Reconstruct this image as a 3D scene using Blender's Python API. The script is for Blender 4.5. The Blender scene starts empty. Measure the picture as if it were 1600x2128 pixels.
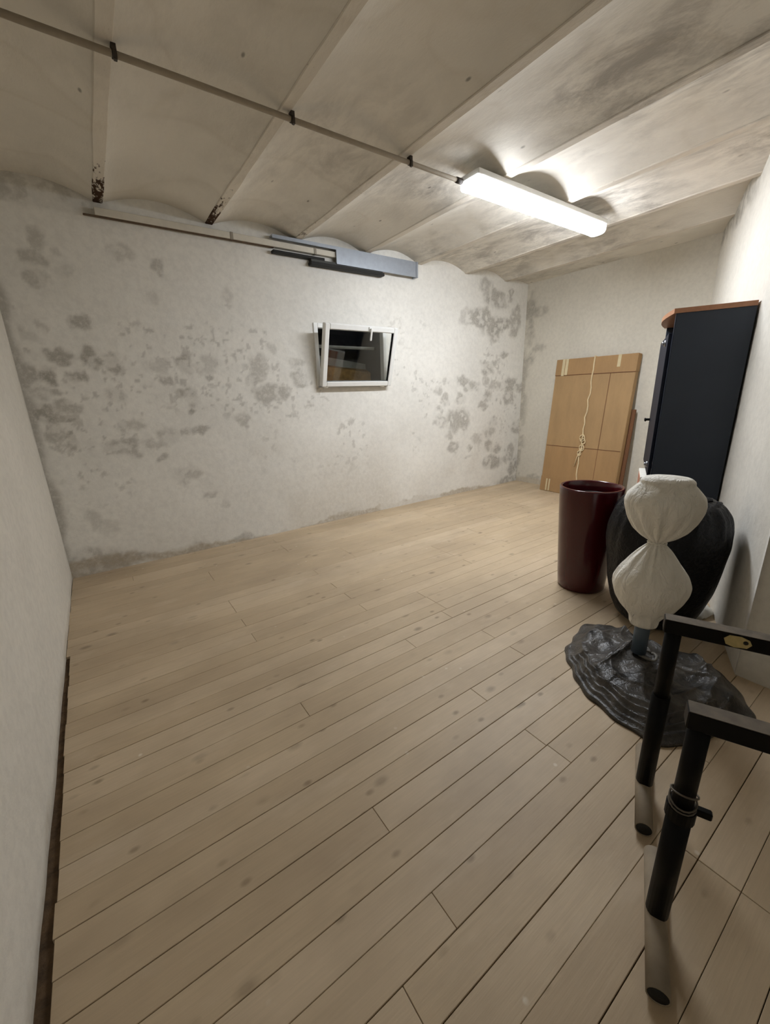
import bpy, bmesh, math, random
import numpy as np
from mathutils import Vector, Matrix

# ------------------------------------------------------------------ camera, world, exposure
scene = bpy.context.scene
col = scene.collection
random.seed(4)

CAM_H = 1.35
YAW, PITCH, ROLL = math.radians(34.682), math.radians(16.380), math.radians(-1.732)
cam_data = bpy.data.cameras.new('camera')
cam_data.sensor_fit = 'HORIZONTAL'
cam_data.sensor_width = 36.0
cam_data.lens = 36.0 * 840.37 / 1600.0
cam_data.clip_start = 0.02
cam = bpy.data.objects.new('camera', cam_data)
col.objects.link(cam)
fwd = Vector((math.sin(YAW) * math.cos(PITCH), math.cos(YAW) * math.cos(PITCH), -math.sin(PITCH)))
rgt = Vector((math.cos(YAW), -math.sin(YAW), 0))
upv = rgt.cross(fwd)
r2 = math.cos(ROLL) * rgt + math.sin(ROLL) * upv
u2 = -math.sin(ROLL) * rgt + math.cos(ROLL) * upv
rot = Matrix((r2, u2, -fwd)).transposed()
cam.matrix_world = Matrix.Translation((0, 0, CAM_H)) @ rot.to_4x4()
scene.camera = cam

world = bpy.data.worlds.new('night')
scene.world = world
world.use_nodes = True
world.node_tree.nodes['Background'].inputs[0].default_value = (0.02, 0.022, 0.028, 1)
world.node_tree.nodes['Background'].inputs[1].default_value = 0.3

LAMP_STRENGTH = 82.0
scene.view_settings.view_transform = 'Standard'
scene.view_settings.look = 'None'
scene.view_settings.gamma = 1.0
scene.view_settings.use_curve_mapping = False
scene.view_settings.exposure = 0.0

# ------------------------------------------------------------------ room measures (metres)
XL, XE = -0.372, 5.15           # left wall, end wall
YB, YF = 3.87, -1.25            # back wall, wall behind the camera
ZR = 2.69                       # underside of the ceiling joists
CA = Vector((2.30, 0.40, 0))    # outer corner where the oblique right wall starts
CB = Vector((5.20, 1.75, 0))
WU = (CB - CA).normalized()     # along the right wall
WN = Vector((-WU.y, WU.x, 0))   # out of the right wall into the room
WANG = math.atan2(WU.y, WU.x)


# ------------------------------------------------------------------ helpers
def tag(o, label=None, cat=None, group=None, kind=None):
    if label: o['label'] = label
    if cat: o['category'] = cat
    if group: o['group'] = group
    if kind: o['kind'] = kind
    return o

def link(name, me, mat=None, parent=None):
    o = bpy.data.objects.new(name, me)
    col.objects.link(o)
    if mat is not None and me is not None and not me.materials:
        me.materials.append(mat)
    if parent is not None:
        o.parent = parent
    return o

def empty(name, loc=(0, 0, 0), rz=0.0):
    o = bpy.data.objects.new(name, None)
    o.empty_display_size = 0.1
    o.location = loc
    o.rotation_euler = (0, 0, rz)
    col.objects.link(o)
    return o

def from_bm(name, bm, mat, parent=None, smooth=False):
    me = bpy.data.meshes.new(name)
    bmesh.ops.recalc_face_normals(bm, faces=bm.faces)
    bm.to_mesh(me)
    bm.free()
    if smooth:
        for p in me.polygons: p.use_smooth = True
    return link(name, me, mat, parent)

def bm_box(bm, x0, x1, y0, y1, z0, z1, bevel=0.0, seg=1):
    r = bmesh.ops.create_cube(bm, size=1.0)
    vs = r['verts']
    for v in vs:
        v.co = Vector(((x0 + x1) / 2 + v.co.x * (x1 - x0), (y0 + y1) / 2 + v.co.y * (y1 - y0), (z0 + z1) / 2 + v.co.z * (z1 - z0)))
    if bevel > 0:
        es = list({e for v in vs for e in v.link_edges})
        bmesh.ops.bevel(bm, geom=es, offset=bevel, segments=seg, affect='EDGES', profile=0.5)
    return bm

def box(name, x0, x1, y0, y1, z0, z1, mat, parent=None, bevel=0.0, seg=1):
    bm = bmesh.new()
    bm_box(bm, x0, x1, y0, y1, z0, z1, bevel, seg)
    return from_bm(name, bm, mat, parent)

def bm_tube(bm, pts, radius, n=12, caps=True, hollow=0.0):
    """tube along points; hollow > 0 opens the ends with that wall thickness"""
    pts = [Vector(p) for p in pts]
    rings = []
    t = (pts[1] - pts[0]).normalized()
    a = Vector((0, 0, 1)) if abs(t.z) < 0.9 else Vector((1, 0, 0))
    nrm = t.cross(a).normalized()
    for i, p in enumerate(pts):
        if 0 < i < len(pts) - 1: t = (pts[i + 1] - pts[i - 1]).normalized()
        elif i > 0: t = (pts[i] - pts[i - 1]).normalized()
        nrm = (nrm - t * nrm.dot(t)).normalized()
        b = t.cross(nrm)
        r = radius[i] if isinstance(radius, (list, tuple)) else radius
        rings.append([bm.verts.new(p + (nrm * math.cos(k * 2 * math.pi / n) + b * math.sin(k * 2 * math.pi / n)) * r) for k in range(n)])
    for i in range(len(rings) - 1):
        for k in range(n):
            bm.faces.new((rings[i][k], rings[i][(k + 1) % n], rings[i + 1][(k + 1) % n], rings[i + 1][k]))
    if hollow > 0:
        for end, p, s in ((rings[0], pts[0], 1), (rings[-1], pts[-1], -1)):
            tt = ((pts[1] - pts[0]) if s == 1 else (pts[-1] - pts[-2])).normalized() * s
            r0 = radius if not isinstance(radius, (list, tuple)) else radius[0]
            inn = [bm.verts.new(p + (v.co - p) * ((r0 - hollow) / r0)) for v in end]
            dep = [bm.verts.new(v.co + tt * 0.06) for v in inn]
            for k in range(n):
                k2 = (k + 1) % n
                bm.faces.new((end[k], end[k2], inn[k2], inn[k]))
                bm.faces.new((inn[k], inn[k2], dep[k2], dep[k]))
            bm.faces.new(dep)
    elif caps:
        bm.faces.new(rings[0])
        bm.faces.new(rings[-1])
    return bm

def tube(name, pts, radius, mat, parent=None, n=12, hollow=0.0):
    bm = bmesh.new()
    bm_tube(bm, pts, radius, n, True, hollow)
    return from_bm(name, bm, mat, parent, smooth=True)

def lathe(name, prof, mat, parent=None, n=64, close=True):
    bm = bmesh.new()
    rings = []
    for r, z in prof:
        if r < 1e-5:
            rings.append([bm.verts.new((0, 0, z))])
        else:
            rings.append([bm.verts.new((r * math.cos(2 * math.pi * k / n), r * math.sin(2 * math.pi * k / n), z)) for k in range(n)])
    for a, b in zip(rings, rings[1:]):
        for k in range(n):
            k2 = (k + 1) % n
            if len(a) == 1 and len(b) > 1: bm.faces.new((a[0], b[k], b[k2]))
            elif len(b) == 1 and len(a) > 1: bm.faces.new((a[k], a[k2], b[0]))
            elif len(a) > 1: bm.faces.new((a[k], a[k2], b[k2], b[k]))
    return from_bm(name, bm, mat, parent, smooth=True)

def vnoise(x, y, seed=0):
    """value noise in 0..1 on arrays"""
    rs = np.random.RandomState(seed)
    T = rs.rand(256, 256)
    xi = np.floor(x).astype(int); yi = np.floor(y).astype(int)
    fx = x - xi; fy = y - yi
    fx = fx * fx * (3 - 2 * fx); fy = fy * fy * (3 - 2 * fy)
    g = lambda a, b: T[a % 256, b % 256]
    return (g(xi, yi) * (1 - fx) + g(xi + 1, yi) * fx) * (1 - fy) + (g(xi, yi + 1) * (1 - fx) + g(xi + 1, yi + 1) * fx) * fy

def fbm(x, y, seed=0, octv=4):
    s = 0; a = 0.5
    for i in range(octv):
        s = s + a * vnoise(x * 2 ** i + 17.3 * i, y * 2 ** i + 5.1 * i, seed + i)
        a *= 0.5
    return s / (1 - 0.5 ** octv)

def smoothstep(a, b, x):
    t = np.clip((x - a) / (b - a), 0, 1)
    return t * t * (3 - 2 * t)

# ------------------------------------------------------------------ materials
MATS = {}
def new_mat(name):
    m = bpy.data.materials.new(name)
    m.use_nodes = True
    nt = m.node_tree
    b = nt.nodes['Principled BSDF']
    MATS[name] = m
    return m, nt, b

def lin(c):
    return tuple((v / 255 / 12.92) if v / 255 <= 0.04045 else ((v / 255 + 0.055) / 1.055) ** 2.4 for v in c) + (1.0,)

def N(nt, t, **kw):
    n = nt.nodes.new(t)
    for k, v in kw.items(): setattr(n, k, v)
    return n

def ramp(nt, fac, stops, interp='LINEAR'):
    r = N(nt, 'ShaderNodeValToRGB')
    r.color_ramp.interpolation = interp
    e = r.color_ramp.elements
    while len(e) < len(stops): e.new(0.5)
    for el, (p, c) in zip(e, stops):
        el.position = p
        el.color = c if len(c) == 4 else (*c, 1)
    nt.links.new(fac, r.inputs[0])
    return r

def g1(v): return (v, v, v, 1)

def mixc(nt, fac, a, b, mode='MIX'):
    m = N(nt, 'ShaderNodeMix', data_type='RGBA', blend_type=mode)
    for sock, val in ((m.inputs[0], fac), (m.inputs[6], a), (m.inputs[7], b)):
        if hasattr(val, 'is_output'): nt.links.new(val, sock)
        else: sock.default_value = val
    return m.outputs[2]

def mathn(nt, op, a, b=None, clamp=False):
    m = N(nt, 'ShaderNodeMath', operation=op, use_clamp=clamp)
    for i, val in enumerate((a, b)):
        if val is None: continue
        if hasattr(val, 'is_output'): nt.links.new(val, m.inputs[i])
        else: m.inputs[i].default_value = val
    return m.outputs[0]

def noise(nt, vec, scale, detail=4, rough=0.55, dist=0.0):
    n = N(nt, 'ShaderNodeTexNoise')
    n.inputs['Scale'].default_value = scale
    n.inputs['Detail'].default_value = detail
    n.inputs['Roughness'].default_value = rough
    n.inputs['Distortion'].default_value = dist
    if vec is not None: nt.links.new(vec, n.inputs['Vector'])
    return n.outputs['Fac']

def pos(nt, scale=(1, 1, 1), rotz=0.0):
    g = N(nt, 'ShaderNodeNewGeometry')
    mp = N(nt, 'ShaderNodeMapping')
    mp.inputs['Scale'].default_value = scale
    mp.inputs['Rotation'].default_value = (0, 0, rotz)
    nt.links.new(g.outputs['Position'], mp.inputs['Vector'])
    return mp.outputs[0]

def bump(nt, b, h, strength=0.3, dist=0.01):
    n = N(nt, 'ShaderNodeBump')
    n.inputs['Strength'].default_value = strength
    n.inputs['Distance'].default_value = dist
    nt.links.new(h, n.inputs['Height'])
    nt.links.new(n.outputs[0], b.inputs['Normal'])

def plain(name, rgb, rough=0.6, metal=0.0, var=0.0, scale=20, spec=None, bumpy=0.0, bscale=60):
    m, nt, b = new_mat(name)
    c = lin(rgb)
    b.inputs['Roughness'].default_value = rough
    b.inputs['Metallic'].default_value = metal
    if spec is not None: b.inputs['Specular IOR Level'].default_value = spec
    f = noise(nt, pos(nt), scale, 5)
    dark = tuple(v * (1 - var) for v in c[:3]) + (1,)
    light = tuple(min(1, v * (1 + var)) for v in c[:3]) + (1,)
    r = ramp(nt, f, [(0.3, dark), (0.7, light)])
    nt.links.new(r.outputs[0], b.inputs['Base Color'])
    if bumpy: bump(nt, b, noise(nt, pos(nt), bscale, 5), bumpy, 0.01)
    return m

def plaster_mat(name, base, stain=True):
    m, nt, b = new_mat(name)
    P = pos(nt)
    broad = ramp(nt, noise(nt, P, 1.3, 5, 0.6), [(0.3, lin(tuple(v * 0.95 for v in base))), (0.7, lin(base))]).outputs[0]
    fine = ramp(nt, noise(nt, P, 26, 3, 0.65), [(0.35, g1(0.93)), (0.6, g1(1.0))]).outputs[0]
    c = mixc(nt, 1.0, broad, fine, 'MULTIPLY')
    if stain:
        a = N(nt, 'ShaderNodeAttribute', attribute_name='stain')
        fac = mathn(nt, 'MULTIPLY', a.outputs['Fac'], ramp(nt, noise(nt, P, 42, 3, 0.7), [(0.3, g1(0.55)), (0.55, g1(1.0))]).outputs[0], True)
        grey = ramp(nt, noise(nt, P, 6, 3), [(0.3, lin((138, 133, 122))), (0.7, lin((158, 152, 140)))]).outputs[0]
        c = mixc(nt, fac, c, grey)
        d = N(nt, 'ShaderNodeAttribute', attribute_name='damp')
        dfac = mathn(nt, 'MULTIPLY', d.outputs['Fac'], ramp(nt, noise(nt, P, 30, 3, 0.7), [(0.3, g1(0.5)), (0.6, g1(1.0))]).outputs[0], True)
        c = mixc(nt, dfac, c, lin((176, 161, 136)))
    nt.links.new(c, b.inputs['Base Color'])
    b.inputs['Roughness'].default_value = 0.9
    b.inputs['Specular IOR Level'].default_value = 0.2
    h = noise(nt, P, 16, 5, 0.66)
    bump(nt, b, h, 0.22, 0.012)
    return m

WALL = plaster_mat('limewashed plaster', (243, 240, 232))
ENDWALL = plaster_mat('end wall plaster', (222, 216, 202))  # darker, greyer base colour than the other walls
SIDEWALL = plaster_mat('smooth painted plaster', (236, 231, 220))

def ceiling_mat(name, base, rust=False):
    m, nt, b = new_mat(name)
    P = pos(nt)
    PS = pos(nt, (0.8, 0.35, 1), 0.5)
    g = N(nt, 'ShaderNodeNewGeometry')
    sep = N(nt, 'ShaderNodeSeparateXYZ')
    nt.links.new(g.outputs['Position'], sep.inputs[0])
    c = ramp(nt, noise(nt, P, 1.7, 5, 0.6), [(0.3, lin(tuple(v * 0.94 for v in base))), (0.7, lin(base))]).outputs[0]
    # grey brushed mould film, in patches
    patch = ramp(nt, noise(nt, P, 0.9, 3, 0.5), [(0.38, g1(0)), (0.60, g1(1))]).outputs[0]
    streak = ramp(nt, noise(nt, PS, 9, 5, 0.72, 0.35), [(0.40, g1(0)), (0.62, g1(1))]).outputs[0]
    fac = mathn(nt, 'MULTIPLY', mathn(nt, 'MULTIPLY', patch, streak), 0.6)
    mx0 = N(nt, 'ShaderNodeMapRange')
    nt.links.new(sep.outputs[0], mx0.inputs[0])
    mx0.inputs[1].default_value = 0.9; mx0.inputs[2].default_value = 2.3; mx0.inputs[3].default_value = 0.25
    fac = mathn(nt, 'MULTIPLY', fac, mx0.outputs[0])
    c = mixc(nt, fac, c, lin((128, 122, 114)))
    # tide marks of old leaks
    band = ramp(nt, noise(nt, P, 1.15, 2, 0.4), [(0.455, g1(0)), (0.475, g1(1)), (0.485, g1(0.5)), (0.53, g1(0))]).outputs[0]
    c = mixc(nt, mathn(nt, 'MULTIPLY', band, 0.09), c, lin((150, 126, 78)))
    # small dark specks
    v = N(nt, 'ShaderNodeTexVoronoi', voronoi_dimensions='2D')
    v.inputs['Scale'].default_value = 3.1
    nt.links.new(pos(nt, (1.6, 0.7, 1)), v.inputs['Vector'])
    sp = ramp(nt, v.outputs['Distance'], [(0.02, g1(1)), (0.045, g1(0))]).outputs[0]
    sp = mathn(nt, 'MULTIPLY', sp, ramp(nt, noise(nt, P, 2.6, 2), [(0.56, g1(0)), (0.62, g1(1))]).outputs[0])
    c = mixc(nt, mathn(nt, 'MULTIPLY', sp, 0.6), c, lin((70, 62, 52)))
    if rust:
        mr = N(nt, 'ShaderNodeMapRange')
        nt.links.new(sep.outputs[1], mr.inputs[0])
        mr.inputs[1].default_value = 3.05; mr.inputs[2].default_value = 3.75
        mx = N(nt, 'ShaderNodeMapRange')
        nt.links.new(sep.outputs[0], mx.inputs[0])
        mx.inputs[1].default_value = 2.2; mx.inputs[2].default_value = 1.2
        n2 = noise(nt, pos(nt, (3, 1, 1)), 11, 6, 0.75)
        amt = mathn(nt, 'MULTIPLY', mr.outputs[0], mx.outputs[0])
        r = ramp(nt, mathn(nt, 'ADD', mathn(nt, 'MULTIPLY', amt, 0.27), n2), [(0.66, g1(0)), (0.72, g1(1))]).outputs[0]
        c = mixc(nt, r, c, lin((66, 46, 30)))
        n3 = ramp(nt, noise(nt, pos(nt, (6, 1.5, 1)), 16, 4, 0.8), [(0.68, g1(0)), (0.72, g1(1))]).outputs[0]
        c = mixc(nt, mathn(nt, 'MULTIPLY', n3, 0.8), c, lin((74, 58, 44)))
    nt.links.new(c, b.inputs['Base Color'])
    b.inputs['Roughness'].default_value = 0.9
    b.inputs['Specular IOR Level'].default_value = 0.2
    h = noise(nt, PS, 14, 5, 0.68)
    bump(nt, b, h, 0.4, 0.012)
    return m

VAULT = ceiling_mat('whitewashed vault', (232, 226, 214))
JOIST = ceiling_mat('painted joist', (228, 220, 206), rust=True)

def plank_mat():
    m, nt, b = new_mat('dusty pine boards')
    oi = N(nt, 'ShaderNodeObjectInfo')
    g = N(nt, 'ShaderNodeNewGeometry')
    off = N(nt, 'ShaderNodeVectorMath', operation='SCALE')
    off.inputs[0].default_value = (37.0, 19.0, 7.0)
    nt.links.new(oi.outputs['Random'], off.inputs['Scale'])
    add = N(nt, 'ShaderNodeVectorMath', operation='ADD')
    nt.links.new(g.outputs['Position'], add.inputs[0]); nt.links.new(off.outputs[0], add.inputs[1])
    def mp(s):
        q = N(nt, 'ShaderNodeMapping')
        q.inputs['Scale'].default_value = s
        nt.links.new(add.outputs[0], q.inputs['Vector'])
        return q.outputs[0]
    tint = ramp(nt, oi.outputs['Random'], [(0.0, lin((198, 176, 145))), (0.5, lin((206, 184, 152))), (1.0, lin((213, 192, 162)))]).outputs[0]
    grain = ramp(nt, noise(nt, mp((1.2, 26, 1)), 5, 4, 0.6, 0.4), [(0.3, g1(0.91)), (0.65, g1(1.0))]).outputs[0]
    c = mixc(nt, 1.0, tint, grain, 'MULTIPLY')
    # traffic dirt, room-wide
    P = pos(nt, (0.6, 1.0, 1))
    dirt = ramp(nt, noise(nt, P, 2.2, 4, 0.62), [(0.34, g1(0.55)), (0.60, g1(0.0))]).outputs[0]
    c = mixc(nt, dirt, c, lin((164, 144, 118)))
    pale = ramp(nt, noise(nt, pos(nt, (0.7, 1.6, 1)), 3.3, 4, 0.65), [(0.56, g1(0)), (0.72, g1(0.4))]).outputs[0]
    c = mixc(nt, pale, c, lin((214, 196, 170)))
    # knots and scuffs
    for sc, t0, t1, amt, colr in ((4.5, 0.025, 0.075, 0.50, (104, 82, 58)), (2.1, 0.02, 0.06, 0.5, (104, 86, 66)), (7.7, 0.03, 0.07, 0.6, (236, 228, 212))):
        v = N(nt, 'ShaderNodeTexVoronoi', voronoi_dimensions='2D')
        v.inputs['Scale'].default_value = sc
        v.inputs['Randomness'].default_value = 1.0
        nt.links.new(mp((0.75, 1.3, 1)) if sc < 6 else pos(nt, (1, 1, 1), 0.3), v.inputs['Vector'])
        f = ramp(nt, v.outputs['Distance'], [(t0, g1(1)), (t1, g1(0))]).outputs[0]
        sel = ramp(nt, noise(nt, pos(nt), 1.9 + 0.3 * sc, 2), [(0.42 if sc < 6 else 0.60, g1(0)), (0.60 if sc < 6 else 0.68, g1(1))]).outputs[0]
        c = mixc(nt, mathn(nt, 'MULTIPLY', mathn(nt, 'MULTIPLY', f, sel), amt), c, lin(colr))
    nt.links.new(c, b.inputs['Base Color'])
    b.inputs['Roughness'].default_value = 0.52
    b.inputs['Specular IOR Level'].default_value = 0.45
    bump(nt, b, noise(nt, mp((1.5, 30, 1)), 5, 3, 0.6), 0.12, 0.004)
    return m
PLANK = plank_mat()

GAP = plain('dark rubble under the boards', (96, 76, 54), 0.95, var=0.5, scale=22, bumpy=0.6)
WHITE_PVC = plain('white window plastic', (238, 238, 234), 0.35, var=0.02)
WHITE_PAINT = plain('white lamp housing', (236, 236, 232), 0.45, var=0.02)
CONDUIT = plain('grey conduit', (158, 146, 128), 0.6, var=0.08)
CLIP = plain('dark clip', (56, 48, 40), 0.6, var=0.2)
TRUNK = plain('painted cable duct', (214, 208, 194), 0.6, var=0.05)
STEEL = plain('galvanised steel', (158, 164, 172), 0.42, metal=0.55, var=0.06)
RUBBER = plain('black rubber', (18, 17, 14), 0.7, var=0.1)
NAVY_FRONT = plain('dark navy front', (24, 29, 42), 0.6, var=0.04, scale=5, spec=0.2)
NAVY = plain('navy laminate', (40, 48, 60), 0.6, var=0.05, scale=5)
NAVY_EDGE = plain('navy edge band', (52, 58, 72), 0.45, var=0.05)
WOOD_TOP = plain('cherry veneer edge', (158, 112, 82), 0.5, var=0.12, scale=30)
CHROME = plain('dull chrome', (150, 152, 156), 0.35, metal=0.8, var=0.05)
BLACK_STEEL = plain('black painted steel', (10, 9, 8), 0.5, var=0.3, scale=40, spec=0.14)
BAR_DUST = plain('worn black bar', (14, 12, 10), 0.5, var=0.35, scale=25, spec=0.16)
BAR_TOP = plain('pale bar top', (112, 102, 88), 0.7, var=0.25, scale=30)
FOOT_GREY = plain('dusty grey tube', (150, 136, 116), 0.6, var=0.18, scale=15)
BLUE_GREY = plain('blue grey pole', (78, 92, 104), 0.45, var=0.1)
STICKER = plain('yellowed sticker', (190, 172, 118), 0.6, var=0.15, scale=60)
TAPE = plain('clear packing tape', (206, 190, 152), 0.25, var=0.06)
TWINE = plain('pale twine', (216, 196, 156), 0.8, var=0.1)
CRATE = plain('white carton', (222, 218, 208), 0.7, var=0.04)
CRATE_SIDE = plain('pinkish carton side', (196, 160, 138), 0.7, var=0.06)
CRATE_RED = plain('orange carton stripe', (186, 108, 78), 0.7, var=0.06)

def cardboard_mat(name, base):
    m, nt, b = new_mat(name)
    c = ramp(nt, noise(nt, pos(nt, (1, 1, 0.25)), 9, 6, 0.6), [(0.3, lin(tuple(v * 0.92 for v in base))), (0.7, lin(base))]).outputs[0]
    flute = noise(nt, pos(nt, (40, 40, 0.4)), 6, 2)
    c = mixc(nt, 1.0, c, ramp(nt, flute, [(0.3, g1(0.94)), (0.7, g1(1.0))]).outputs[0], 'MULTIPLY')
    nt.links.new(c, b.inputs['Base Color'])
    b.inputs['Roughness'].default_value = 0.75
    bump(nt, b, flute, 0.1, 0.003)
    return m
CARD = cardboard_mat('brown cardboard', (176, 143, 100))
CARD_BAND = cardboard_mat('brown cardboard flap', (174, 138, 94))
CARD_DARK = cardboard_mat('dark cardboard', (122, 82, 52))

def plastic_mat(name, base, rough, dust, st, spec=0.5):
    m, nt, b = new_mat(name)
    c = ramp(nt, noise(nt, pos(nt), 7, 4, 0.65), [(0.38, lin(base)), (0.68, lin(dust))]).outputs[0]
    nt.links.new(c, b.inputs['Base Color'])
    b.inputs['Roughness'].default_value = rough
    b.inputs['Specular IOR Level'].default_value = spec
    n = N(nt, 'ShaderNodeTexNoise', noise_type='RIDGED_MULTIFRACTAL')
    n.inputs['Scale'].default_value = 7.0
    n.inputs['Detail'].default_value = 3.0
    n.inputs['Distortion'].default_value = 0.8
    nt.links.new(pos(nt), n.inputs['Vector'])
    h = mathn(nt, 'ADD', mathn(nt, 'MULTIPLY', n.outputs['Fac'], 0.5), noise(nt, pos(nt), 40, 3, 0.6, 0.8))
    bump(nt, b, h, st, 0.012)
    return m
SACK = plastic_mat('black sack plastic', (10, 10, 13), 0.40, (15, 15, 18), 0.7, 0.22)
SHEET = plastic_mat('dusty black sheet', (40, 38, 36), 0.38, (92, 87, 80), 0.5)

def cloth_mat():
    m, nt, b = new_mat('off white bag')
    c = ramp(nt, noise(nt, pos(nt), 12, 5, 0.6), [(0.3, lin((240, 236, 224))), (0.7, lin((248, 245, 236)))]).outputs[0]
    nt.links.new(c, b.inputs['Base Color'])
    b.inputs['Roughness'].default_value = 0.65
    bump(nt, b, noise(nt, pos(nt, (1, 1, 0.4)), 22, 4, 0.6, 1.2), 0.8, 0.02)
    return m
BAG = cloth_mat()

def pot_mat():
    m, nt, b = new_mat('glossy burgundy')
    c = ramp(nt, noise(nt, pos(nt), 3, 3), [(0.3, lin((66, 8, 15))), (0.7, lin((72, 10, 17)))]).outputs[0]
    nt.links.new(c, b.inputs['Base Color'])
    b.inputs['Roughness'].default_value = 0.2
    b.inputs['Coat Weight'].default_value = 0.15
    b.inputs['Coat Roughness'].default_value = 0.08
    return m
POT = pot_mat()
POT_IN = plain('pot insert', (22, 12, 13), 0.5, var=0.1)

def glass_mat():
    m, nt, b = new_mat('window glass')
    b.inputs['Base Color'].default_value = (0.9, 0.93, 0.92, 1)
    b.inputs['Roughness'].default_value = 0.0
    b.inputs['IOR'].default_value = 1.5
    b.inputs['Transmission Weight'].default_value = 1.0
    n = noise(nt, pos(nt), 3, 2)
    bump(nt, b, n, 0.02, 0.01)
    return m
GLASS = glass_mat()
NICHE = plain('dim light well', (70, 66, 58), 0.9, var=0.15)

def lamp_mat():
    m, nt, b = new_mat('lit opal diffuser')
    b.inputs['Base Color'].default_value = (0.9, 0.9, 0.9, 1)
    b.inputs['Emission Color'].default_value = (0.95, 1.0, 1.075, 1)
    # the tubes and their reflector throw most light down through the flat bottom of the opal cover
    g = N(nt, 'ShaderNodeNewGeometry')
    sep = N(nt, 'ShaderNodeSeparateXYZ')
    nt.links.new(g.outputs['Normal'], sep.inputs[0])
    dn = mathn(nt, 'MULTIPLY', sep.outputs[2], -1.0, True)
    st = mathn(nt, 'ADD', mathn(nt, 'MULTIPLY', dn, 0.65 * LAMP_STRENGTH), 0.35 * LAMP_STRENGTH)
    nt.links.new(st, b.inputs['Emission Strength'])
    return m
LAMP = lamp_mat()
LAMP_END = plain('lit lamp end cap', (230, 230, 226), 0.4)
LAMP_END.node_tree.nodes['Principled BSDF'].inputs['Emission Color'].default_value = (0.96, 1.0, 1.07, 1)
LAMP_END.node_tree.nodes['Principled BSDF'].inputs['Emission Strength'].default_value = LAMP_STRENGTH * 0.08

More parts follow.
